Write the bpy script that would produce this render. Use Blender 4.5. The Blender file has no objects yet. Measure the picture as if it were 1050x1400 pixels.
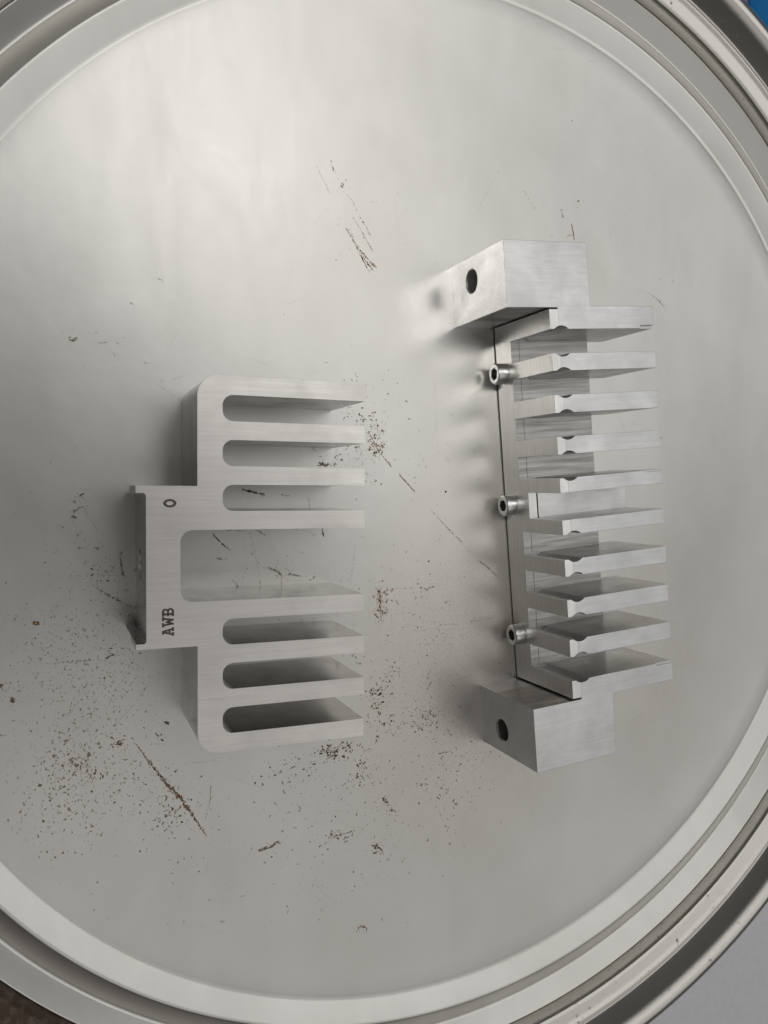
import bpy, bmesh, math, random
from mathutils import Matrix, Vector
random.seed(7)
MM = 0.001
scene = bpy.context.scene
col = scene.collection

# ------------------------------------------------------------------ camera
cd = bpy.data.cameras.new('camera')
cam = bpy.data.objects.new('camera', cd)
col.objects.link(cam)
cd.sensor_fit = 'HORIZONTAL'
cd.sensor_width = 36.0
cd.lens = 36.0 * 1100.0 / 1050.0
cd.clip_start = 0.005
cd.clip_end = 50.0
fw = Vector((0.3809835, -0.02863821, -0.92413821))
rt = Vector((0.92456336, 0.00548065, 0.38098893))
dn = Vector((-0.00584597, -0.99957482, 0.02856587))
cam.matrix_world = Matrix(((rt.x, -dn.x, -fw.x, 0), (rt.y, -dn.y, -fw.y, 0), (rt.z, -dn.z, -fw.z, 0.353), (0, 0, 0, 1)))
scene.camera = cam

# ------------------------------------------------------------------ world and lamps (workshop lamps and added fill lights)
w = bpy.data.worlds.new('World')
scene.world = w
w.use_nodes = True
w.node_tree.nodes['Background'].inputs[0].default_value = (1.0, 0.985, 0.955, 1)
w.node_tree.nodes['Background'].inputs[1].default_value = 0.03

def area(name, loc, target, sx, sy, power, colour=(1, 1, 1)):
    l = bpy.data.lights.new(name, 'AREA')
    l.shape = 'RECTANGLE'
    l.size, l.size_y, l.energy, l.color = sx, sy, power, colour
    o = bpy.data.objects.new(name, l)
    col.objects.link(o)
    o.location = loc
    d = Vector(target) - Vector(loc)
    o.rotation_euler = d.to_track_quat('-Z', 'Y').to_euler()
    return o

def spot(name, loc, target, power, radius, cone, blend, colour):
    l = bpy.data.lights.new(name, 'SPOT')
    l.energy, l.color, l.shadow_soft_size = power, colour, radius
    l.spot_size, l.spot_blend = math.radians(cone), blend
    o = bpy.data.objects.new(name, l)
    col.objects.link(o)
    o.location = loc
    o.rotation_euler = (Vector(target) - Vector(loc)).to_track_quat('-Z', 'Y').to_euler()
    return o

spot('hooded_lamp', (0.48, 0.90, 2.2), (0.27, 0.28, 0), 8, 0.2, 18, 0.5, (1.0, 0.99, 0.97))
cl = area('ceiling_lamp', (0.60, 0.66, 1.35), (0.60, 0.66, 0), 2.05, 1.2, 7.8, (1.0, 0.99, 0.97))
cl.rotation_euler = (0, 0, math.radians(-40))
area('lower_fill', (0.40, -0.83, 1.35), (0.40, -0.829, 0), 2.2, 1.1, 4.2, (1.0, 0.98, 0.95))  # added fill without a known source, lifts the lower part of the lid
area('right_fill', (1.75, -0.30, 1.35), (1.75, -0.299, 0), 0.8, 0.9, 0.8, (0.97, 0.98, 1.0))  # added fill to brighten the right side, not a known lamp
spot('work_lamp', (-0.54, 0.33, 1.10), (0.215, 0.075, 0), 14, 0.035, 17, 1.0, (1.0, 0.98, 0.95))      # shaded work lamp to the left

scene.view_settings.view_transform = 'Standard'
scene.view_settings.look = 'None'
scene.view_settings.exposure = 0.0
scene.view_settings.gamma = 1.0
scene.render.engine = 'CYCLES'
scene.cycles.use_denoising = True
scene.cycles.caustics_reflective = True
scene.cycles.blur_glossy = 0.3
scene.cycles.max_bounces = 10
scene.cycles.glossy_bounces = 6

# ------------------------------------------------------------------ materials
class Mat:
    def __init__(self, name):
        self.m = bpy.data.materials.new(name)
        self.m.use_nodes = True
        self.t = self.m.node_tree
        self.b = self.t.nodes['Principled BSDF']
        self.tc = self.t.nodes.new('ShaderNodeTexCoord')
    def put(self, sock, val):
        if hasattr(val, 'is_linked'):
            self.t.links.new(val, sock)
        else:
            sock.default_value = val
    def set(self, **k):
        for n, v in k.items():
            self.put(self.b.inputs[n.replace('_', ' ')], v)
        return self
    def map(self, scale=(1, 1, 1), rot=(0, 0, 0), loc=(0, 0, 0)):
        n = self.t.nodes.new('ShaderNodeMapping')
        self.t.links.new(self.tc.outputs['Object'], n.inputs[0])
        n.inputs['Scale'].default_value = scale
        n.inputs['Rotation'].default_value = rot
        n.inputs['Location'].default_value = loc
        return n.outputs[0]
    def noise(self, vec, scale, detail=4, rough=0.55, dist=0.0):
        n = self.t.nodes.new('ShaderNodeTexNoise')
        self.t.links.new(vec, n.inputs['Vector'])
        n.inputs['Scale'].default_value = scale
        n.inputs['Detail'].default_value = detail
        n.inputs['Roughness'].default_value = rough
        n.inputs['Distortion'].default_value = dist
        return n.outputs['Fac']
    def ramp(self, fac, lo, hi, a, b):
        n = self.t.nodes.new('ShaderNodeMapRange')
        self.t.links.new(fac, n.inputs[0])
        n.inputs[1].default_value, n.inputs[2].default_value = lo, hi
        n.inputs[3].default_value, n.inputs[4].default_value = a, b
        return n.outputs[0]
    def mix(self, fac, a, b):
        n = self.t.nodes.new('ShaderNodeMix')
        n.data_type = 'RGBA'
        self.put(n.inputs[0], fac)
        self.put(n.inputs[6], a)
        self.put(n.inputs[7], b)
        return n.outputs[2]
    def math(self, op, a, b):
        n = self.t.nodes.new('ShaderNodeMath')
        n.operation = op
        self.put(n.inputs[0], a)
        self.put(n.inputs[1], b)
        return n.outputs[0]
    def bump(self, height, strength, dist, prev=None):
        n = self.t.nodes.new('ShaderNodeBump')
        n.inputs['Strength'].default_value = strength
        n.inputs['Distance'].default_value = dist
        self.t.links.new(height, n.inputs['Height'])
        if prev:
            self.t.links.new(prev, n.inputs['Normal'])
        return n.outputs[0]

def rgba(r, g, b): return (r, g, b, 1.0)

def aluminium(name, base, rough, smudge, grain_scale, aniso_rot):
    M = Mat(name)
    v = M.map()
    big = M.noise(v, 46, 6, 0.62, 0.35)
    fine = M.noise(M.map(scale=grain_scale, rot=(0, 0, aniso_rot)), 1.0, 3, 0.6)
    M.set(Metallic=1.0)
    dark = tuple(c * smudge for c in base)
    c1 = M.mix(M.ramp(big, 0.35, 0.68, 0, 1), rgba(*dark), rgba(*base))
    streak = M.noise(M.map(scale=(grain_scale[0] * .5, grain_scale[1] * .4, grain_scale[2] * .4), rot=(0, 0, aniso_rot)), 1.0, 5, 0.7)
    c1 = M.mix(M.ramp(streak, .38, .66, 0, .30), c1, rgba(*[c * .62 for c in base]))
    M.set(Base_Color=c1)
    r = M.math('ADD', M.ramp(big, 0.3, 0.7, rough + 0.07, rough - 0.04), M.ramp(fine, 0.3, 0.7, -0.02, 0.02))
    M.set(Roughness=r)
    M.set(Normal=M.bump(fine, 0.04, 0.0001))
    return M.m

M_ALU = aluminium('milled_aluminium', (0.84, 0.813, 0.78), 0.36, 0.87, (60, 2500, 900), 0)
M_ALU2 = aluminium('clamp_aluminium', (0.80, 0.80, 0.805), 0.38, 0.86, (90, 2200, 900), math.radians(5))
M_PLATE = aluminium('polished_plate', (0.86, 0.855, 0.84), 0.36, 0.92, (900, 60, 2500), math.radians(5))

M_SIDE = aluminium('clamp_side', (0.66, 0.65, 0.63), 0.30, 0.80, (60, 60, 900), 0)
M_BORE = aluminium('drilled_bore', (0.88, 0.87, 0.85), 0.38, 0.9, (900, 60, 60), 0)
M_EDGE = aluminium('edge_highlight', (0.95, 0.945, 0.93), 0.45, 0.95, (900, 900, 900), 0)  # bevel faces: paler base paints in the bright edge glints
M_WALL = aluminium('milled_wall_shaded', (0.36, 0.345, 0.325), 0.17, 0.8, (400, 400, 60), 0)  # shinier milled walls, base darkened to put slot shade into the colour

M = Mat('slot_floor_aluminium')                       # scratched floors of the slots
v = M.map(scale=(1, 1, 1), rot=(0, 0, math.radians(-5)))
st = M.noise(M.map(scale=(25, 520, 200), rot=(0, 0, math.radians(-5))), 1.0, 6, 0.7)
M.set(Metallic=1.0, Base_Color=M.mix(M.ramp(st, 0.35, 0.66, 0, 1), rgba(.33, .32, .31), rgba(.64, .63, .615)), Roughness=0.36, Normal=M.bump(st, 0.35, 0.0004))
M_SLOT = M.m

M = Mat('screw_steel')
n1 = M.noise(M.map(), 500, 3)
M.set(Metallic=1.0, Base_Color=rgba(.90, .895, .88), Roughness=M.ramp(n1, .3, .7, .30, .44))
M_SCREW = M.m
M = Mat('socket_shade_steel')
M.set(Metallic=1.0, Base_Color=rgba(.30, .29, .28), Roughness=0.4)
M_SOCKET = M.m
M = Mat('marking_ink')
n1 = M.noise(M.map(), 1600, 4)
M.set(Base_Color=M.mix(M.ramp(n1, .3, .6, 0, 1), rgba(.055, .042, .036), rgba(.13, .105, .09)), Roughness=0.6)
M_INK = M.m

# lacquered tin-plate of the lid: satin, faintly mottled, tan tinge where rust has started
M = Mat('lid_tinplate')
v = M.map()
mott = M.noise(v, 14, 5, 0.6)
cloud = M.noise(v, 5, 3, 0.5)
fine = M.noise(v, 2600, 2, 0.6)
smear = M.noise(M.map(scale=(40, 14, 1), rot=(0, 0, .5)), 1.0, 6, 0.65, 1.2)
grit = M.noise(v, 1100, 4, 0.7)
c = M.mix(M.ramp(mott, .35, .65, 0, 1), rgba(.625, .612, .582), rgba(.672, .660, .632))
d1 = M.t.nodes.new('ShaderNodeVectorMath'); d1.operation = 'DISTANCE'
M.t.links.new(M.map(scale=(1, .75, 1)), d1.inputs[0]); d1.inputs[1].default_value = (0.022, -0.062, 0)
d2 = M.t.nodes.new('ShaderNodeVectorMath'); d2.operation = 'DISTANCE'
M.t.links.new(M.map(scale=(1, .6, 1)), d2.inputs[0]); d2.inputs[1].default_value = (0.135, -0.045, 0)
stain = M.math('MAXIMUM', M.ramp(d1.outputs['Value'], .085, .02, 0, 1), M.ramp(d2.outputs['Value'], .075, .02, 0, .55))
tan = M.math('MULTIPLY', stain, M.ramp(grit, .50, .74, 0.22, .85))
c = M.mix(tan, c, rgba(.40, .34, .27))
M.set(Base_Color=c, Metallic=0.95, Roughness=M.math('ADD', M.math('ADD', M.ramp(cloud, .3, .7, .315, .36), M.ramp(smear, .3, .7, -.015, .025)), M.ramp(tan, 0, 1, 0, .12)))
b = M.bump(mott, 0.10, 0.002, M.bump(cloud, 0.4, 0.004))
M.set(Normal=M.bump(fine, 0.02, 0.0001, b))
M_LID = M.m

M = Mat('clamp_ring_steel')
v = M.map()
g = M.noise(v, 260, 5, .7)
big = M.noise(v, 9, 4, .6)
sep = M.t.nodes.new('ShaderNodeSeparateXYZ'); M.t.links.new(M.tc.outputs['Object'], sep.inputs[0])
# rust sits on the stretch of the ring at the lower left
side = M.math('ADD', M.math('MULTIPLY', sep.outputs[0], -1.0), M.math('MULTIPLY', sep.outputs[1], -0.6))
rust = M.math('MULTIPLY', M.ramp(side, .17, .24, 0, 1), M.ramp(g, .30, .52, .8, 1))
chip = M.math('MULTIPLY', M.ramp(g, .62, .67, 0, .7), M.ramp(big, .45, .6, 0, 1))
rust = M.math('MAXIMUM', rust, chip)
c = M.mix(rust, rgba(.62, .60, .565), rgba(.085, .05, .032))
M.set(Base_Color=c, Metallic=M.ramp(rust, 0, 1, .9, .1), Roughness=M.ramp(rust, 0, 1, .30, .6), Normal=M.bump(g, .12, .0003))
M_RING = M.m

def plain(name, colour, rough, metal=0.0):
    M = Mat(name)
    n = M.noise(M.map(), 700, 3)
    M.set(Base_Color=M.mix(M.ramp(n, .3, .7, 0, 1), rgba(*[x * .8 for x in colour]), rgba(*colour)), Roughness=rough, Metallic=metal)
    return M.m

M_RUST = [plain('rust_dark', (.22, .165, .12), .75), plain('rust_brown', (.34, .22, .14), .75), plain('rust_orange', (.47, .26, .145), .75), plain('dirt_grey', (.41, .375, .33), .7), plain('bright_scratch', (.86, .85, .82), .35, .6)]

M = Mat('painted_floor')
v = M.map()
a = M.noise(v, 260, 3, .6); b2 = M.noise(v, 60, 4, .6)
M.set(Base_Color=M.mix(M.ramp(a, .35, .7, 0, 1), rgba(.84, .84, .88), rgba(.90, .90, .93)), Roughness=.5, Normal=M.bump(b2, .2, .001))
M_FLOOR = M.m
M = Mat('blue_plastic')
a = M.noise(M.map(), 300, 3)
M.set(Base_Color=M.mix(M.ramp(a, .3, .7, 0, 1), rgba(.0, .36, .95), rgba(.0, .40, 1.0)), Roughness=.45)
M_BLUE = M.m

# ------------------------------------------------------------------ helpers (millimetres in, metres out)
def link(name, me, mat, parent=None):
    o = bpy.data.objects.new(name, me)
    col.objects.link(o)
    if mat is not None and not me.materials:
        for m_ in (mat if isinstance(mat, tuple) else (mat,)): me.materials.append(m_)
    if parent: o.parent = parent
    return o

def empty(name, loc, rz, label, cat):
    o = bpy.data.objects.new(name, None)
    col.objects.link(o)
    o.location = [c * MM for c in loc]
    o.rotation_euler = (0, 0, rz)
    o.empty_display_size = 0.01
    o['label'] = label
    o['category'] = cat
    return o

def prism(poly, z0, z1):
    """closed solid from a counter-clockwise outline, in mm"""
    bm = bmesh.new()
    lo = [bm.verts.new((x, y, z0)) for x, y in poly]
    hi = [bm.verts.new((x, y, z1)) for x, y in poly]
    n = len(poly)
    bm.faces.new(list(reversed(lo)))
    bm.faces.new(hi)
    for i in range(n):
        j = (i + 1) % n
        bm.faces.new((lo[i], lo[j], hi[j], hi[i]))
    bmesh.ops.recalc_face_normals(bm, faces=bm.faces)
    return bm

def box(x0, x1, y0, y1, z0, z1):
    return prism([(x0, y0), (x1, y0), (x1, y1), (x0, y1)], z0, z1)

def rod_x(x0, x1, y, z, r, n=40, r2=None):
    r2 = r2 or r
    bm = bmesh.new()
    a = [bm.verts.new((x0, y + r * math.cos(t), z + r * math.sin(t))) for t in [2 * math.pi * i / n for i in range(n)]]
    b = [bm.verts.new((x1, y + (v.co.y - y) * r2 / r, z + (v.co.z - z) * r2 / r)) for v in a]
    bm.faces.new(a); bm.faces.new(list(reversed(b)))
    for i in range(n):
        j = (i + 1) % n
        bm.faces.new((a[i], b[i], b[j], a[j]))
    bmesh.ops.recalc_face_normals(bm, faces=bm.faces)
    return bm

def tmp(bm):
    me = bpy.data.meshes.new('tmp'); bm.to_mesh(me); bm.free()
    o = bpy.data.objects.new('tmp', me); col.objects.link(o)
    return o

def evaluated(o):
    dg = bpy.context.evaluated_depsgraph_get()
    return bpy.data.meshes.new_from_object(o.evaluated_get(dg))

def solid(adds, cuts, bevel):
    """boolean the pieces together, merge flat faces, round the edges; returns a bmesh in mm"""
    base = tmp(adds[0])
    extra = [tmp(a) for a in adds[1:]] + [tmp(c) for c in cuts]
    for i, o in enumerate(extra):
        m = base.modifiers.new('b', 'BOOLEAN')
        m.solver = 'EXACT'
        m.object = o
        m.operation = 'UNION' if i < len(adds) - 1 else 'DIFFERENCE'
    me = evaluated(base)
    for o in extra + [base]: bpy.data.objects.remove(o)
    bm = bmesh.new(); bm.from_mesh(me)
    bmesh.ops.remove_doubles(bm, verts=bm.verts, dist=0.002)
    bmesh.ops.dissolve_limit(bm, angle_limit=math.radians(0.4), verts=bm.verts, edges=bm.edges)
    o = tmp(bm)
    m = o.modifiers.new('v', 'BEVEL')
    m.width = bevel; m.segments = 2; m.limit_method = 'ANGLE'; m.angle_limit = math.radians(35)
    m.use_clamp_overlap = True
    me = evaluated(o)
    bpy.data.objects.remove(o)
    bm = bmesh.new(); bm.from_mesh(me)
    return bm

def cut(bm, co, no):
    bmesh.ops.bisect_plane(bm, geom=bm.verts[:] + bm.edges[:] + bm.faces[:], plane_co=co, plane_no=no, dist=1e-5)

def side_only(f): return abs(f.normal.y) > .985 or f.normal.x > .985

def take(bm, test, wall=False):
    """new mesh (metres) from the faces whose centre passes the test; they leave bm"""
    bm.normal_update()
    fs = [f for f in bm.faces if test(f.calc_center_median())]
    out = bmesh.new(); vm = {}
    for f in fs:
        vs = []
        for v in f.verts:
            if v not in vm: vm[v] = out.verts.new(v.co * MM)
            vs.append(vm[v])
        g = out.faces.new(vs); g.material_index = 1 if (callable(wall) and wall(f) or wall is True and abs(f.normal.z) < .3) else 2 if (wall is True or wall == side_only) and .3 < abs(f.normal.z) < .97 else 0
    bmesh.ops.delete(bm, geom=fs, context='FACES')
    me = bpy.data.meshes.new('part'); out.to_mesh(me); out.free()
    return me

def arc(cx, cy, r, a0, a1, n=10):
    return [(cx + r * math.cos(math.radians(a0 + (a1 - a0) * i / n)), cy + r * math.sin(math.radians(a0 + (a1 - a0) * i / n))) for i in range(n + 1)]

STROKES = [
 ([(31.9, -108.1), (37.9, -117.6), (46.1, -128.9), (50.8, -134.3), (55.4, -142.1), (62.1, -153.2)], 1.5, 3.0, 1),
 ([(63.7, -129.7), (63.4, -136.1), (61.1, -144.9)], 0.6, 1.0, 1),
 ([(43.9, -141.3), (48.0, -138.1)], 1.2, 1.0, 0),
 ([(-3.0, -71.4), (1.9, -71.4), (7.5, -71.3), (21.2, -71.4)], 0.8, 0.8, 0),
 ([(-9.0, -71.2), (21.8, -71.4)], 0.3, 0.5, 3),
 ([(20.3, -70.7), (23.8, -69.7)], 1.2, 1.5, 0),
 ([(10.2, -94.9), (20.3, -90.4)], 0.4, 0.9, 1),
 ([(5.9, -102.1), (8.5, -98.4), (7.4, -96.1)], 0.8, 0.6, 1),
 ([(11.5, -7.7), (14.0, -12.6), (17.7, -18.7)], 0.45, 1.2, 0),
 ([(7.8, -10.1), (11.2, -8.0)], 1.0, 1.4, 0),
 ([(10.4, -3.5), (11.8, -2.0)], 1.3, 1.2, 0),
 ([(8.1, -6.5), (8.7, -5.9)], 1.3, 1.5, 0),
 ([(7.5, -11.9), (8.7, -12.5)], 1.2, 1.2, 0),
 ([(7.8, -20.6), (11.2, -18.6)], 0.7, 1.0, 0),
 ([(13.9, -39.5), (21.9, -45.3), (27.7, -48.7), (32.1, -51.4)], 1.1, 1.3, 0),
 ([(26.0, -27.1), (26.6, -33.3), (27.5, -37.9)], 1.0, 1.5, 0),
 ([(64.1, -19.1), (67.6, -23.6), (72.7, -27.6)], 0.8, 2.2, 0),
 ([(80.9, -19.3), (84.2, -32.8), (86.2, -45.0)], 0.3, 1.8, 0),
 ([(88.9, -35.6), (93.2, -37.4), (95.6, -38.8)], 1.1, 1.8, 0),
 ([(97.7, -38.8), (105.2, -40.1)], 1.0, 1.5, 0),
 ([(66.3, -30.7), (70.8, -31.4)], 0.9, 1.0, 0),
 ([(95.6, -38.8), (95.6, -44.7)], 0.6, 1.2, 0),
 ([(74.0, -40.9), (77.0, -44.9)], 0.8, 1.4, 0),
 ([(83.9, -18.7), (87.8, -20.8)], 0.8, 1.3, 0),
 ([(70.8, -18.5), (78.9, -19.0)], 0.6, 1.3, 0),
 ([(114.6, -18.2), (115.7, -23.2)], 0.9, 1.2, 0),
 ([(128.3, -45.8), (130.5, -32.1), (131.2, -26.3)], 0.4, 1.0, 0),
 ([(137.5, 26.9), (142.4, 17.8), (149.5, 10.3)], 0.7, 2, 1),
 ([(153.0, 7.2), (157.2, 3.0), (161.5, -1.2)], 0.8, 2.4, 1),
 ([(170.5, -10.4), (179.4, -19.0), (187.9, -26.8)], 0.6, 1.8, 1),
 ([(187.9, -26.8), (197.5, -35.8)], 0.45, 0.9, 3),
 ([(197.5, -35.8), (202.6, -39.6), (208.5, -44.6)], 0.8, 2.2, 1),
 ([(143.1, -47.4), (143.9, -57.9)], 1.6, 2.0, 2),
 ([(145.4, -49.3), (148.0, -47.6)], 1.0, 1.5, 1),
 ([(148.0, -48.0), (153.3, -47.8), (174.0, -48.0)], 0.8, 0.6, 0),
 ([(167.7, -48.8), (172.0, -47.6)], 0.9, 1.2, 0),
 ([(151.8, -49.5), (149.2, -56.4), (150.0, -65.3), (150.9, -77.0)], 0.35, 1.0, 3),
 ([(175.8, -66.8), (185.1, -66.6)], 0.6, 0.8, 0),
 ([(192.4, -66.0), (199.5, -65.3), (206.2, -64.5)], 0.6, 1.2, 0),
 ([(164.4, -75.4), (171.1, -76.2)], 0.5, 1.0, 0),
 ([(106.1, 155.6), (113.4, 142.1), (117.9, 134.2)], 0.5, 1.4, 2),
 ([(113.3, 157.8), (115.8, 153.6), (120.0, 144.1)], 0.9, 0.7, 3),
 ([(122.9, 139.6), (123.9, 138.4)], 1.3, 1.2, 0),
 ([(126.1, 135.4), (129.0, 132.4), (131.1, 128.4)], 0.5, 1.3, 3),
 ([(129.0, 125.4), (133.7, 119.0), (138.9, 111.2)], 0.5, 1.8, 2),
 ([(125.8, 120.0), (130.5, 112.9), (137.8, 100.2)], 0.7, 2.2, 2),
 ([(127.2, 120.2), (132.0, 111.4)], 0.5, 1.2, 2),
 ([(132.7, 110.8), (136.7, 106.9), (140.8, 103.6)], 1.1, 2.0, 2),
 ([(133.4, 108.2), (139.7, 101.8)], 0.9, 2.0, 2),
 ([(132.2, 126.2), (135.2, 122.5), (137.8, 117.8)], 0.7, 1.2, 2),
 ([(220.4, 150.3), (223.5, 147.1), (227.4, 142.1)], 0.5, 0.8, 3),
 ([(242.4, 144.9), (244.3, 139.9)], 0.8, 1.2, 3),
 ([(249.3, 138.0), (250.7, 133.6), (251.2, 129.6)], 0.9, 2, 2),
 ([(247.1, 130.9), (250.7, 133.3)], 0.7, 1.4, 2),
 ([(235.0, 133.5), (238.6, 129.1)], 0.4, 0.8, 3),
 ([(291.2, 107.8), (301.1, 106.8), (307.2, 103.4), (310.8, 100.6)], 0.5, 1.3, 3),
 ([(306.2, 104.1), (310.3, 100.9)], 0.8, 1.6, 0),
 ([(252.3, 149.6), (253.6, 149.8)], 1, 1.5, 0),
 ([(303.1, -108.1), (304.2, -111.5)], 1, 1.2, 3),
 ([(302.3, -117.8), (301.3, -120.2)], 0.8, 0.9, 3),
 ([(299.9, -125.7), (298.0, -130.4)], 0.6, 1, 3),
 ([(294.1, -139.3), (294.7, -141.0)], 0.8, 1.5, 0),
 ([(288.9, -149.6), (291.8, -147.5)], 1.1, 1.6, 0),
 ([(284.6, -159.1), (285.1, -160.0)], 1, 1.3, 0),
 ([(259.3, -170.3), (259.9, -174.4), (261.4, -183.3)], 0.7, 1.1, 3),
 ([(255.9, -159.2), (264.8, -160.4)], 0.6, 1.3, 3),
 ([(-18.4, 98.5), (-13.7, 97.4), (-8.7, 95.7)], 0.6, 2, 0),
 ([(-18.5, 89.1), (-16.4, 88.5)], 0.5, 1.5, 0),
 ([(6.8, 59.5), (9.6, 60.6)], 1.6, 2, 3),
 ([(17.7, 58.8), (20.9, 59.9)], 0.7, 1.6, 3),
 ([(22.9, 56.5), (24.3, 54.5)], 0.6, 1, 3),
 ([(26.7, 61.9), (29.9, 63.0)], 0.4, 1, 3),
 ([(36.0, 52.5), (37.8, 52.0)], 0.7, 1.4, 3),
 ([(41.3, 43.6), (45.9, 40.7), (50.7, 37.2)], 0.4, 1.4, 3),
 ([(47.7, 46.1), (53.2, 48.3)], 0.4, 1, 3),
 ([(41.5, 87.9), (43.9, 86.9)], 0.8, 1, 3),
 ([(-7.3, -54.4), (-5.1, -55.1)], 2.0, 2.5, 1),
 ([(-15.6, -84.5), (-14.5, -85.2)], 1.8, 2, 0),
 ([(-19.7, -78.3), (-18.7, -79.0)], 1.8, 2, 0),
 ([(24.6, -106.9), (26.3, -107.8)], 1.8, 2, 1),
 ([(44.0, -100.9), (45.6, -100.8)], 1.8, 1.6, 0),
 ([(39.5, -104.2), (43.1, -108.4)], 1.0, 1, 0),
 ([(85.0, -162.6), (89.7, -162.3), (94.1, -160.4)], 1.2, 2.2, 0),
 ([(131.3, -209.0), (133.1, -206.6), (136.5, -207.9), (136.5, -210.8)], 1.2, 1.6, 3),
 ([(77.3, -0.8), (82.2, -1.5), (87.8, -3.1)], 1.2, 2.4, 0),
 ([(95.6, -2.7), (99.0, -3.4)], 0.9, 1, 0),
 ([(107.9, -4.0), (109.0, -9.1)], 0.7, 1, 0),
 ([(113.1, 11.4), (117.3, 10.5)], 2.2, 2.5, 0),
 ([(165.4, -105.6), (165.8, -114.6)], 0.4, 1, 3),
 ([(115.0, -128.0), (119.3, -124.1)], 0.8, 1, 0),
 ([(168.5, -98.3), (171.2, -94.3)], 1.0, 1.2, 3),
 ([(175.5, -130.2), (181.6, -129.8)], 0.9, 1.2, 0),
 ([(177.7, -152.4), (180.5, -149.1), (175.6, -147.0)], 0.7, 1, 0),
 ([(145.6, -147.8), (148.6, -151.8)], 1.8, 2.2, 0),
 ([(149.4, -154.1), (152.5, -156.0)], 1.2, 1.8, 0),
 ([(140.0, -169.6), (145.0, -172.6)], 1.8, 2.0, 0),
 ([(131.4, -161.6), (119.4, -162.4)], 0.9, 1.2, 3),
 ([(182.6, -154.9), (185.5, -157.2)], 1.2, 1.6, 0),
]
BLOBS = [
 ((20.5, -34.6), 7.0, 4.6, 110, 0.55, 0),
 ((14.6, -64.8), 16.0, 16.8, 1500, 0.28, 1),
 ((10.1, -116.3), 12.1, 11.6, 650, 0.42, 1),
 ((1.6, -133.4), 11.3, 12.1, 240, 0.34, 1),
 ((40.9, -131.3), 11.7, 10.8, 240, 0.45, 0),
 ((48.6, -143.6), 5.6, 5.2, 70, 0.5, 0),
 ((-3.7, -93.5), 16.8, 33.0, 300, 0.3, 0),
 ((15.9, -89.4), 14.6, 12.2, 500, 0.28, 1),
 ((11.5, -113.4), 3.5, 3.1, 60, 0.6, 1),
 ((140.5, 23.6), 3.0, 5.5, 110, 0.6, 1),
 ((142.7, 19.5), 2.3, 2.8, 50, 0.6, 2),
 ((143.5, -53.4), 1.9, 4.5, 90, 0.55, 1),
 ((144.7, -59.7), 2.2, 2.8, 40, 0.6, 1),
 ((149.8, -89.9), 2.7, 4.3, 50, 0.65, 0),
 ((142.6, -97.4), 3.8, 3.1, 60, 0.75, 0),
 ((141.9, -103.6), 1.2, 1.4, 24, 0.9, 2),
 ((146.1, -112.5), 6.1, 4.3, 45, 0.75, 0),
 ((165.4, -112.8), 3.6, 3.9, 60, 0.6, 0),
 ((172.1, -109.9), 3.6, 3.2, 45, 0.6, 0),
 ((180.5, -147.3), 13.1, 11.0, 90, 0.6, 0),
 ((118.5, -123.3), 2.6, 2.1, 45, 0.9, 0),
 ((126.9, -121.2), 2.1, 1.7, 30, 0.8, 0),
 ((135.7, -132.4), 2.6, 3.5, 60, 0.75, 0),
 ((122.3, -161.8), 4.0, 1.8, 45, 0.6, 3),
 ((142.7, -171.5), 1.9, 1.8, 22, 0.7, 0),
 ((129.5, -145.5), 28.4, 21.0, 260, 0.5, 0),
 ((104.4, -130.1), 9.9, 8.8, 110, 0.55, 0),
 ((171.2, -93.5), 18.2, 25.3, 160, 0.45, 0),
 ((155.4, -70.9), 15.6, 14.2, 110, 0.45, 0),
 ((158.7, 10.1), 21.6, 24.6, 110, 0.4, 3),
 ((132.3, 32.9), 4.8, 2.8, 60, 0.6, 0),
 ((125.2, 15.7), 8.7, 3.4, 80, 0.55, 0),
 ((136.1, 9.7), 3.7, 8.6, 40, 0.45, 0),
 ((92.2, -33.7), 22.5, 9.2, 130, 0.4, 0),
 ((132.3, 47.2), 8.0, 4.8, 60, 0.5, 3),
 ((110.9, 49.4), 14.1, 4.0, 20, 0.4, 3),
 ((159.1, -46.3), 23.7, 10.7, 90, 0.45, 3),
 ((190.5, 10.5), 12.4, 21.7, 35, 0.4, 3),
 ((129.7, -177.0), 34.3, 14.1, 70, 0.4, 0),
 ((175.5, -126.6), 16.3, 10.9, 60, 0.45, 0),
 ((107.7, -61.1), 17.8, 3.3, 30, 0.5, 0),
 ((122.0, -79.0), 14.6, 2.7, 30, 0.6, 0),
 ((225.9, -124.9), 36.6, 22.9, 25, 0.4, 3),
 ((135.5, 125.3), 9.2, 16.9, 30, 0.4, 3),
 ((22.3, 56.4), 23.6, 18.1, 30, 0.4, 3),
 ((83.7, 118.5), 89.6, 64.2, 50, 0.3, 3),
 ((196.6, -196.2), 67.1, 22.6, 30, 0.4, 3),
 ((281.8, 144.5), 44.9, 34.8, 25, 0.35, 3),
 ((298.3, 44.0), 15.1, 79.9, 30, 0.4, 3),
 ((198.1, -132.9), 6.3, 3.8, 25, 0.5, 3),
 ((67.5, -172.8), 51.3, 19.7, 90, 0.35, 3),
 ((-8.7, -15.9), 10.9, 17.7, 40, 0.35, 0),
]

# ------------------------------------------------------------------ floor and blue case beyond the rim
bm = bmesh.new()
bmesh.ops.create_grid(bm, x_segments=8, y_segments=8, size=1.6)
for vv in bm.verts: vv.co += Vector((0.2, 0, -0.026))
me = bpy.data.meshes.new('floor'); bm.to_mesh(me); bm.free()
fl = link('floor', me, M_FLOOR); fl['kind'] = 'structure'

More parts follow.
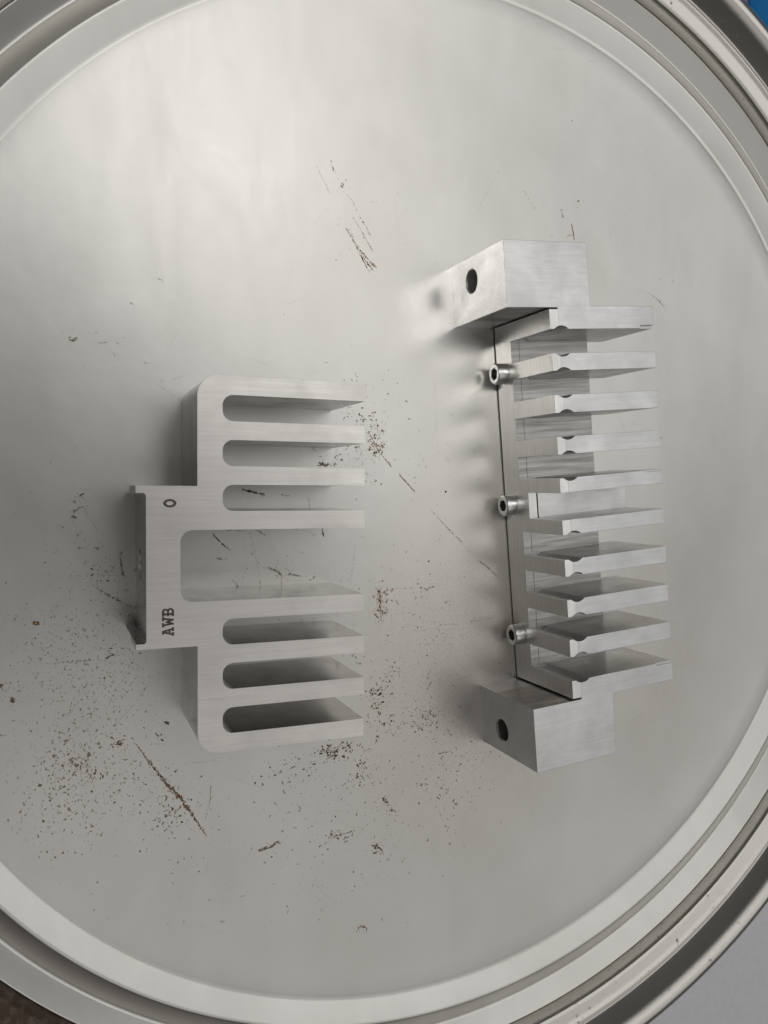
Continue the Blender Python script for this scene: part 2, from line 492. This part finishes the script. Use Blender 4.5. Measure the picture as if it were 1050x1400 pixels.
case = empty('plastic_case', (560, 420, -26), 0.12, 'bright blue plastic case past the upper right of the lid rim', 'case')
bmc = solid([box(-180, 180, -170, 170, 0, 22)], [], 5)
me = take(bmc, lambda c: True); bmc.free()
link('case_base', me, M_BLUE, case)
bmc = solid([box(-181, 181, -171, 171, 22.6, 40)], [], 6)
me = take(bmc, lambda c: True); bmc.free()
link('case_cover', me, M_BLUE, case)

# ------------------------------------------------------------------ drum lid
CX, CY, OV_C, OV_S = 178.17, -1.17, 0.0048, 0.0166
def lid_z(r):
    return 6.0 * (r / 242.0) ** 5 if r < 242.0 else 6.0
def ov(r, ph):
    return r * (1 + OV_C * math.cos(2 * ph) + OV_S * math.sin(2 * ph))

def lathe(name, prof, mat, parent, n=256):
    verts, faces = [], []
    for r, z in prof:
        for i in range(n):
            ph = 2 * math.pi * i / n
            q = ov(r, ph)
            verts.append((q * math.cos(ph) * MM, q * math.sin(ph) * MM, z * MM))
    for k in range(len(prof) - 1):
        for i in range(n):
            j = (i + 1) % n
            faces.append((k * n + i, k * n + j, (k + 1) * n + j, (k + 1) * n + i))
    if prof[0][0] < 1:
        faces.append(tuple(reversed(range(n))) if False else tuple(range(n)))
    me = bpy.data.meshes.new(name)
    me.from_pydata(verts, [], faces)
    me.update()
    me.polygons.foreach_set('use_smooth', [True] * len(me.polygons))
    return link(name, me, mat, parent)

def smooth_profile(pts, rad=1.2, n=5):
    out = [pts[0]]
    for a, b, c in zip(pts, pts[1:], pts[2:]):
        A, B, Cc = Vector(a), Vector(b), Vector(c)
        l1, l2 = (A - B).length, (Cc - B).length
        d = min(rad, l1 * .45, l2 * .45)
        p, q = B + (A - B).normalized() * d, B + (Cc - B).normalized() * d
        for i in range(n + 1):
            t = i / n
            s = p * (1 - t) ** 2 + B * 2 * t * (1 - t) + q * t * t
            out.append((s.x, s.y))
    out.append(pts[-1])
    return out

lid = empty('drum_lid', (CX, CY, 0), 0, 'round satin steel drum lid with pressed rings, scratches and rust specks', 'drum lid')
prof = [(0.5, lid_z(.5))] + [(r, lid_z(r)) for r in range(8, 240, 8)]
prof += smooth_profile([(239.0, lid_z(239)), (241.8, 5.6), (251.9, 10.6), (262.2, 4.6), (270.4, 12.0), (271.2, 11.0), (271.6, 6)], 1.1)
lathe('lid_panel', prof, M_LID, lid)
ring = [(271.0, 8), (271.0, 16.8), (271.6, 18.8), (273.0, 19.6), (277.6, 21.0), (279.4, 22.4), (281.2, 21.6), (282.4, 20.8), (287.4, 29.4), (289.6, 31.6), (292.4, 32.3), (295.8, 31.0), (298.4, 27.4), (299.8, 20), (300.2, 8), (300.0, -10), (299.5, -25.6)]
rg = lathe('clamp_ring', smooth_profile(ring, 2.0), M_RING, lid)

# rust specks and scratches lying on the lid, each a small irregular flake
V, F, MI = [], [], []
def flake(x, y, r, ang, stretch, ci):
    n = random.randint(5, 7)
    base = len(V)
    for i in range(n):
        t = 2 * math.pi * i / n + random.uniform(-.3, .3)
        q = r * random.uniform(.45, 1.15)
        u, w_ = q * stretch * math.cos(t), q * math.sin(t) / max(stretch, 1) ** .3
        px = x + u * math.cos(ang) - w_ * math.sin(ang) - CX
        py = y + u * math.sin(ang) + w_ * math.cos(ang) - CY
        V.append((px * MM, py * MM, (lid_z(math.hypot(px, py)) + .07) * MM))
    F.append(tuple(range(base, base + n)))
    MI.append(ci)

for pts, wd0, den, ci in STROKES:
    for si, ((xa, ya), (xb, yb)) in enumerate(zip(pts, pts[1:])):
        L = math.hypot(xb - xa, yb - ya)
        ang = math.atan2(yb - ya, xb - xa)
        k = max(3, int(L * den * 2.2), int(5 * wd0 * den) if wd0 > 1.1 else 0)
        for i in range(k):
            t = random.random()
            wd = wd0 * (.3 + .85 * math.sin(math.pi * (si + t) / (len(pts) - 1)) ** 1.5) if len(pts) > 3 else wd0
            off = random.gauss(0, wd * .24)
            r = min(wd * random.uniform(.10, .38), random.uniform(.2, .45))
            c2 = ci if random.random() < .8 else random.choice([1, 2, 3])
            flake(xa + (xb - xa) * t - off * math.sin(ang), ya + (yb - ya) * t + off * math.cos(ang), r, ang + random.gauss(0, .35), random.uniform(1.2, 3.2), c2)
    # loose crumbs beside heavier strokes
    wd = wd0
    if wd > .9:
        for i in range(int(11 * wd)):
            (xa, ya), (xb, yb) = random.choice(list(zip(pts, pts[1:])))
            t = random.random()
            flake(xa + (xb - xa) * t + random.gauss(0, wd * 1.8), ya + (yb - ya) * t + random.gauss(0, wd * 1.8), random.uniform(.07, .2), random.uniform(0, 6.3), random.uniform(1, 2), ci)
for (x, y), sx, sy, n, size, ci in BLOBS:
    left = int(n * 1.7)
    while left > 0:
        gx, gy = random.gauss(x, sx), random.gauss(y, sy)
        m = random.choice([1, 1, 1, 2, 3, 4])
        s0 = size * random.choice([.35, .45, .5, .6, .8, 1.0, 1.3])
        if math.hypot(gx - CX, gy - CY) > 238: left -= 1; continue
        a0 = random.uniform(0, 6.3)
        for i in range(m):
            c2 = ci if random.random() < .7 else random.choice([0, 1, 3])
            flake(gx + random.gauss(0, size * .7), gy + random.gauss(0, size * .7), s0 * random.uniform(.28, .62), a0 + random.gauss(0, .7), random.uniform(1, 2.4), c2)
        left -= m
for i in range(170):                                  # pale nicks and hairline scratches in the lacquer
    rr, t = 236 * math.sqrt(random.random()), random.uniform(0, 6.283)
    x, y = CX + rr * math.cos(t), CY + rr * math.sin(t)
    if i % 3: flake(x, y, random.uniform(.10, .32), random.uniform(0, 6.3), random.uniform(1, 2.5), 4)
    else:
        a0, n = random.gauss(1.0, .5), random.randint(4, 14)
        for k in range(n): flake(x + k * .7 * math.cos(a0), y + k * .7 * math.sin(a0), random.uniform(.05, .12), a0, random.uniform(2, 4), random.choice([4, 4, 3]))
for i in range(70):                                   # long faint hairlines
    rr, t = 225 * math.sqrt(random.random()), random.uniform(0, 6.283)
    x, y = CX + rr * math.cos(t), CY + rr * math.sin(t)
    a0, n, bend = random.choice([.9, 1.1, 2.1, -.6, 0.1]) + random.gauss(0, .25), random.randint(12, 45), random.gauss(0, .012)
    ci = random.choice([4, 4, 3])
    for k in range(n):
        a0 += bend
        x += .8 * math.cos(a0); y += .8 * math.sin(a0)
        if math.hypot(x - CX, y - CY) < 236 and random.random() < .8: flake(x, y, random.uniform(.05, .095), a0, random.uniform(5, 9), ci)
me = bpy.data.meshes.new('rust_specks'); me.from_pydata(V, [], F)
for m in M_RUST: me.materials.append(m)
me.polygons.foreach_set('material_index', MI)
me.update()
rs = link('rust_specks', me, None, lid); rs['kind'] = 'stuff'; rs['label'] = 'brown rust specks and scratches scattered over the lid'

# ------------------------------------------------------------------ left piece: comb block
H1, P, FW, A_TIP, A_WALL = 42.8, 17.33, 7.2, 141.8, 73.6
SLOT = 83.2
comb = empty('comb_block', (-22.56, 43.14, 0), 0, 'eight fingered aluminium comb block marked AWB, lying on the left of the lid', 'metal part')
# outline in (a, b) with b pointing down the photo; y = -b
def fillet_slot(b0, b1, a, r, rev=False):
    pts = [(A_TIP, b0)] + [(x, y) for x, y in arc(a + r, b0 + r, r, -90, -180, 8)] + [(x, y) for x, y in arc(a + r, b1 - r, r, 180, 90, 8)] + [(A_TIP, b1)]
    return pts
fingers = [0, 1, 2, 3, 5, 6, 7, 8]
out = []
out += arc(A_WALL + 8.2, 8.2, 8.2, 180, 270, 12)          # rounded upper outer corner
for i, (p0, p1) in enumerate(zip(fingers, fingers[1:] + [None])):
    b0, b1 = p0 * P, p0 * P + FW
    out += [(A_TIP, b0)]
    if p1 is None:
        out += [(A_TIP, b1)]
    elif p1 - p0 == 1:
        out += fillet_slot(b1, p1 * P, SLOT, 4.1)[:-1]
    else:
        out += fillet_slot(b1, p1 * P, 67.2, 4.6)[:-1]
bb = 8 * P + FW
out += arc(A_WALL + 8.2, bb - 8.2, 8.2, 90, 180, 12)
out += [(A_WALL, 103.7), (51.0, 103.7), (51.0, 101.6), (54.0, 101.6), (54.7, 100.9), (54.7, 46.0), (54.0, 45.1), (51.0, 45.1), (51.0, 42.4), (A_WALL, 42.4)]
poly = [(a, -b) for a, b in out]
bm = solid([prism(poly, 0, H1)], [rod_x(40, 64, -73.1, 21.0, 6.3), box(48, 54.7, -45.05, -40, -2, 20), box(48, 54.7, -106, -101.65, -2, 20)], 0.45)
cut(bm, (91.0, 0, 0), (1, 0, 0))
for p in fingers:
    b0, b1 = p * P, p * P + FW
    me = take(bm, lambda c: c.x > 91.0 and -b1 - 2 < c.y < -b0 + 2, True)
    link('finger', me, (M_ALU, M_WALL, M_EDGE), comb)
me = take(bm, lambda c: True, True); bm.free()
link('body', me, (M_ALU, M_WALL, M_EDGE), comb)

# stamped characters: flat slab-serif strokes, reading up the photo
def glyph(name, strokes, a, b, h, wdt):
    """strokes in a unit cell (x right, y up); the text's right is the photo's up, its up the photo's left"""
    bm = bmesh.new()
    for k, (x0, y0, x1, y1, t) in enumerate(strokes):
        d = Vector((x1 - x0, y1 - y0)); L = d.length; d /= L; nrm = Vector((-d.y, d.x))
        cs = []
        for s, e in ((-1, -1), (1, -1), (1, 1), (-1, 1)):
            q = Vector((x0, y0)) * (.5 - s / 2) + Vector((x1, y1)) * (.5 + s / 2) + d * s * t * .35 + nrm * e * t * .5
            cs.append(bm.verts.new(((a + (1 - q.y) * h) * MM, (-b + q.x * wdt) * MM, (H1 + .04 + .004 * k) * MM)))
        bm.faces.new(cs)
    bmesh.ops.recalc_face_normals(bm, faces=bm.faces)
    for f in bm.faces:
        if f.normal.z < 0: f.normal_flip()
    me = bpy.data.meshes.new(name); bm.to_mesh(me); bm.free()
    return link(name, me, M_INK, comb)
T = .215
gA = [(.08, .05, .36, .05, T), (.64, .05, .92, .05, T), (.2, .08, .46, .95, T), (.8, .08, .54, .95, T), (.3, .36, .7, .36, T * .9), (.3, .95, .52, .95, T)]
gW = [(.0, .95, .32, .95, T), (.68, .95, 1., .95, T), (.14, .92, .28, .05, T), (.28, .05, .5, .62, T), (.5, .62, .72, .05, T), (.72, .05, .86, .92, T)]
gB = [(.08, .05, .66, .05, T), (.08, .95, .62, .95, T), (.08, .5, .6, .5, T * .9), (.24, .05, .24, .95, T * 1.2), (.66, .05, .84, .2, T), (.84, .2, .84, .36, T), (.84, .36, .64, .5, T), (.62, .95, .78, .84, T), (.78, .84, .78, .64, T), (.78, .64, .6, .5, T)]
g0 = [(.5 + .38 * math.cos(t), .5 + .44 * math.sin(t), .5 + .38 * math.cos(t + .45), .5 + .44 * math.sin(t + .45), .25) for t in [2 * math.pi * i / 14 for i in range(14)]]
glyph('letter', gA, 60.6, 99.1, 4.0, 3.3)
glyph('letter', gW, 60.6, 95.4, 4.0, 3.4)
glyph('letter', gB, 60.6, 91.6, 4.0, 3.3)
glyph('digit', g0, 61.2, 50.5, 4.3, 3.1)

# ------------------------------------------------------------------ right piece: clamp with comb plate
H2 = 48.5
clamp = empty('comb_clamp', (198.3, -98.3, 0), math.radians(5.0), 'ten fingered aluminium clamp with two drilled end blocks and three cap screws', 'metal part')
TIP, A_F, A_B = 79.4, 21.3, 26.0
FB = [(-178.8, -168.5), (-157.8, -150.0), (-139.3, -131.2), (-120.6, -112.6), (-102.0, -95.3), (-83.0, -76.2), (-65.0, -57.2), (-46.6, -38.6), (-28.3, -20.3), (-9.2, 0.0)]
NOTCH = [(0, 1), (1, 1), (1, 1), (1, 1), (1, 0), (0, 1), (1, 1), (1, 1), (1, 1), (1, 0)]     # relief groove on the (upper, lower) flank
SC, SR, SD = 27.4, 5.6, 1.5                      # groove centre along the finger, radius, depth
def flank(bv, sgn, a0, a1, on):
    """points along one flank from a0 to a1; sgn +1: groove bites towards larger b"""
    pts = [(a0, bv)]
    if on:
        half = math.sqrt(SR ** 2 - (SR - SD) ** 2)
        n = 14; seq = []
        for i in range(n + 1):
            a = SC - half + 2 * half * i / n
            dep = math.sqrt(max(SR ** 2 - (a - SC) ** 2, 0)) - (SR - SD)
            seq.append((a, bv + sgn * dep))
        ins = [(a, b) for a, b in seq if a0 + .05 < a < a1 - .05]
        d0 = math.sqrt(max(SR ** 2 - (a0 - SC) ** 2, 0)) - (SR - SD) if abs(a0 - SC) < half else 0
        d1 = math.sqrt(max(SR ** 2 - (a1 - SC) ** 2, 0)) - (SR - SD) if abs(a1 - SC) < half else 0
        return [(a0, bv + sgn * d0)] + ins + [(a1, bv + sgn * d1)]
    return [(a0, bv), (a1, bv)]
def finger_poly(i, a0, a1, b0, b1):
    up = flank(b0, 1, a0, a1, NOTCH[i][0])
    lo = flank(b1, -1, a0, a1, NOTCH[i][1])
    return [(a, -b) for a, b in up + lo[::-1]]

adds = [box(A_B, 66.0, 0.5, 178.5, 0.0, 15.0),
        box(0, 43.5, 178.0, 207.0, 0, H2), box(0, 43.5, -29.0, 0.0, 0, H2),
        box(A_B + .5, TIP - .6, 82.5, 95.8, 9.4, 22.0)]
for i, (b0, b1) in enumerate(FB):
    adds.append(prism(finger_poly(i, A_B, TIP, b0, b1), 9.0, H2))
cuts = [rod_x(-5, 38, 196.0, 18.9, 5.2), rod_x(-5, 38, -17.8, 19.2, 5.2), rod_x(-1, .7, 196.0, 18.9, 6.7, r2=5.0), rod_x(-1, .7, -17.8, 19.2, 6.7, r2=5.0),
        box(71.5, 82, 168.2, 170.0, H2 - 1.6, H2 + 2), box(70, 82, 101.2, 103, H2 - 1.2, H2 + 2), box(70, 82, 8.2, 10, H2 - 1.2, H2 + 2)]
bm = solid(adds, cuts, 0.3)
cut(bm, (0, 0, 16.0), (0, 0, 1))
cut(bm, (0, -0.35, 0), (0, 1, 0)); cut(bm, (0, 178.35, 0), (0, 1, 0))
for b0, b1 in FB:
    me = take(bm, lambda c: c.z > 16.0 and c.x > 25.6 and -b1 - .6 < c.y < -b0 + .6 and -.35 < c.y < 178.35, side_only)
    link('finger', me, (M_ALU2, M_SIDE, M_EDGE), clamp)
bore = lambda y, z: (lambda f: math.hypot(f.calc_center_median().y - y, f.calc_center_median().z - z) < 6.3 and abs(f.normal.x) < .95)
me = take(bm, lambda c: c.y > 178.35, bore(196.0, 18.9)); link('end_block', me, (M_ALU2, M_BORE), clamp)
me = take(bm, lambda c: c.y < -.35, bore(-17.8, 19.2)); link('end_block', me, (M_ALU2, M_BORE), clamp)
cut(bm, (26.4, 0, 0), (1, 0, 0))
me = take(bm, lambda c: c.z > 14.8 and not (95.6 > c.y > 82.8 and c.z > 16)); link('slot_floor', me, M_SLOT, clamp)
me = take(bm, lambda c: True); bm.free()
link('body', me, M_ALU2, clamp)

plate = None
B_TOP, B_BOT = -177.3, -0.9
adds = [box(A_F, A_B - .1, -B_BOT, -B_TOP, 0.8, 15.0), box(A_F, A_B - .1, 82.7, 95.6, 10, 22.0)]
for i, (b0, b1) in enumerate(FB):
    adds.append(prism(finger_poly(i, A_F, A_B - .1, max(b0, B_TOP), min(b1, B_BOT)), 8.0, H2 + .15))
bm = solid(adds, [], 0.25)
cut(bm, (0, 0, 15.8), (0, 0, 1))
teeth = []
for b0, b1 in FB:
    teeth.append(take(bm, lambda c: c.z > 15.8 and -b1 - .6 < c.y < -b0 + .6))
me = take(bm, lambda c: True, lambda f: f.normal.z > .6 and f.calc_center_median().z < 16); bm.free()
plate = link('comb_plate', me, (M_PLATE, M_SLOT), clamp)
for t in teeth: link('tooth', t, M_PLATE, plate)

def screw_mesh():
    n = 48; R = 5.1; Lh = 5.9; dep = 3.2; hx = 2.6
    rings = []
    def circ(x, r): return [(x, r * math.cos(2 * math.pi * i / n), r * math.sin(2 * math.pi * i / n)) for i in range(n)]
    def hexa(x, ap):
        o = []
        for i in range(n):
            t = 2 * math.pi * i / n
            k = (t % (math.pi / 3)) - math.pi / 6
            q = ap / math.cos(k)
            o.append((x, q * math.cos(t), q * math.sin(t)))
        return o
    rings = [circ(0, R - .35), circ(-.25, R - .1), circ(-.6, R), circ(-Lh + .7, R), circ(-Lh + .25, R - .2), circ(-Lh, R - .65), hexa(-Lh, hx + .25), hexa(-Lh + .3, hx)]
    v = [p for r in rings for p in r]; f = []
    for k in range(len(rings) - 1):
        for i in range(n):
            j = (i + 1) % n
            f.append((k * n + i, k * n + j, (k + 1) * n + j, (k + 1) * n + i))
    a = bpy.data.meshes.new('screw'); a.from_pydata([(x * MM, y * MM, z * MM) for x, y, z in v], [], f); a.update()
    a.polygons.foreach_set('use_smooth', [k // n not in (5,) for k in range(len(f))])
    r2 = [hexa(-Lh + .3, hx), hexa(-Lh + dep, hx), hexa(-Lh + dep + .4, .05)]
    v = [p for r in r2 for p in r]; f = []
    for k in range(2):
        for i in range(n):
            j = (i + 1) % n
            f.append((k * n + i, k * n + j, (k + 1) * n + j, (k + 1) * n + i))
    s = bpy.data.meshes.new('socket'); s.from_pydata([(x * MM, y * MM, z * MM) for x, y, z in v], [], f); s.update()
    a.materials.append(M_SCREW); s.materials.append(M_SOCKET)
    return a, s
sm, so = screw_mesh()
for bb, rot in ((-154.0, .2), (-89.2, .5), (-24.3, .8)):
    o = link('socket_screw', sm, None, clamp)
    o.location = (A_F * MM, -bb * MM, 7.6 * MM); o.rotation_euler = (rot, 0, 0)
    c = link('hex_socket', so, None, o)
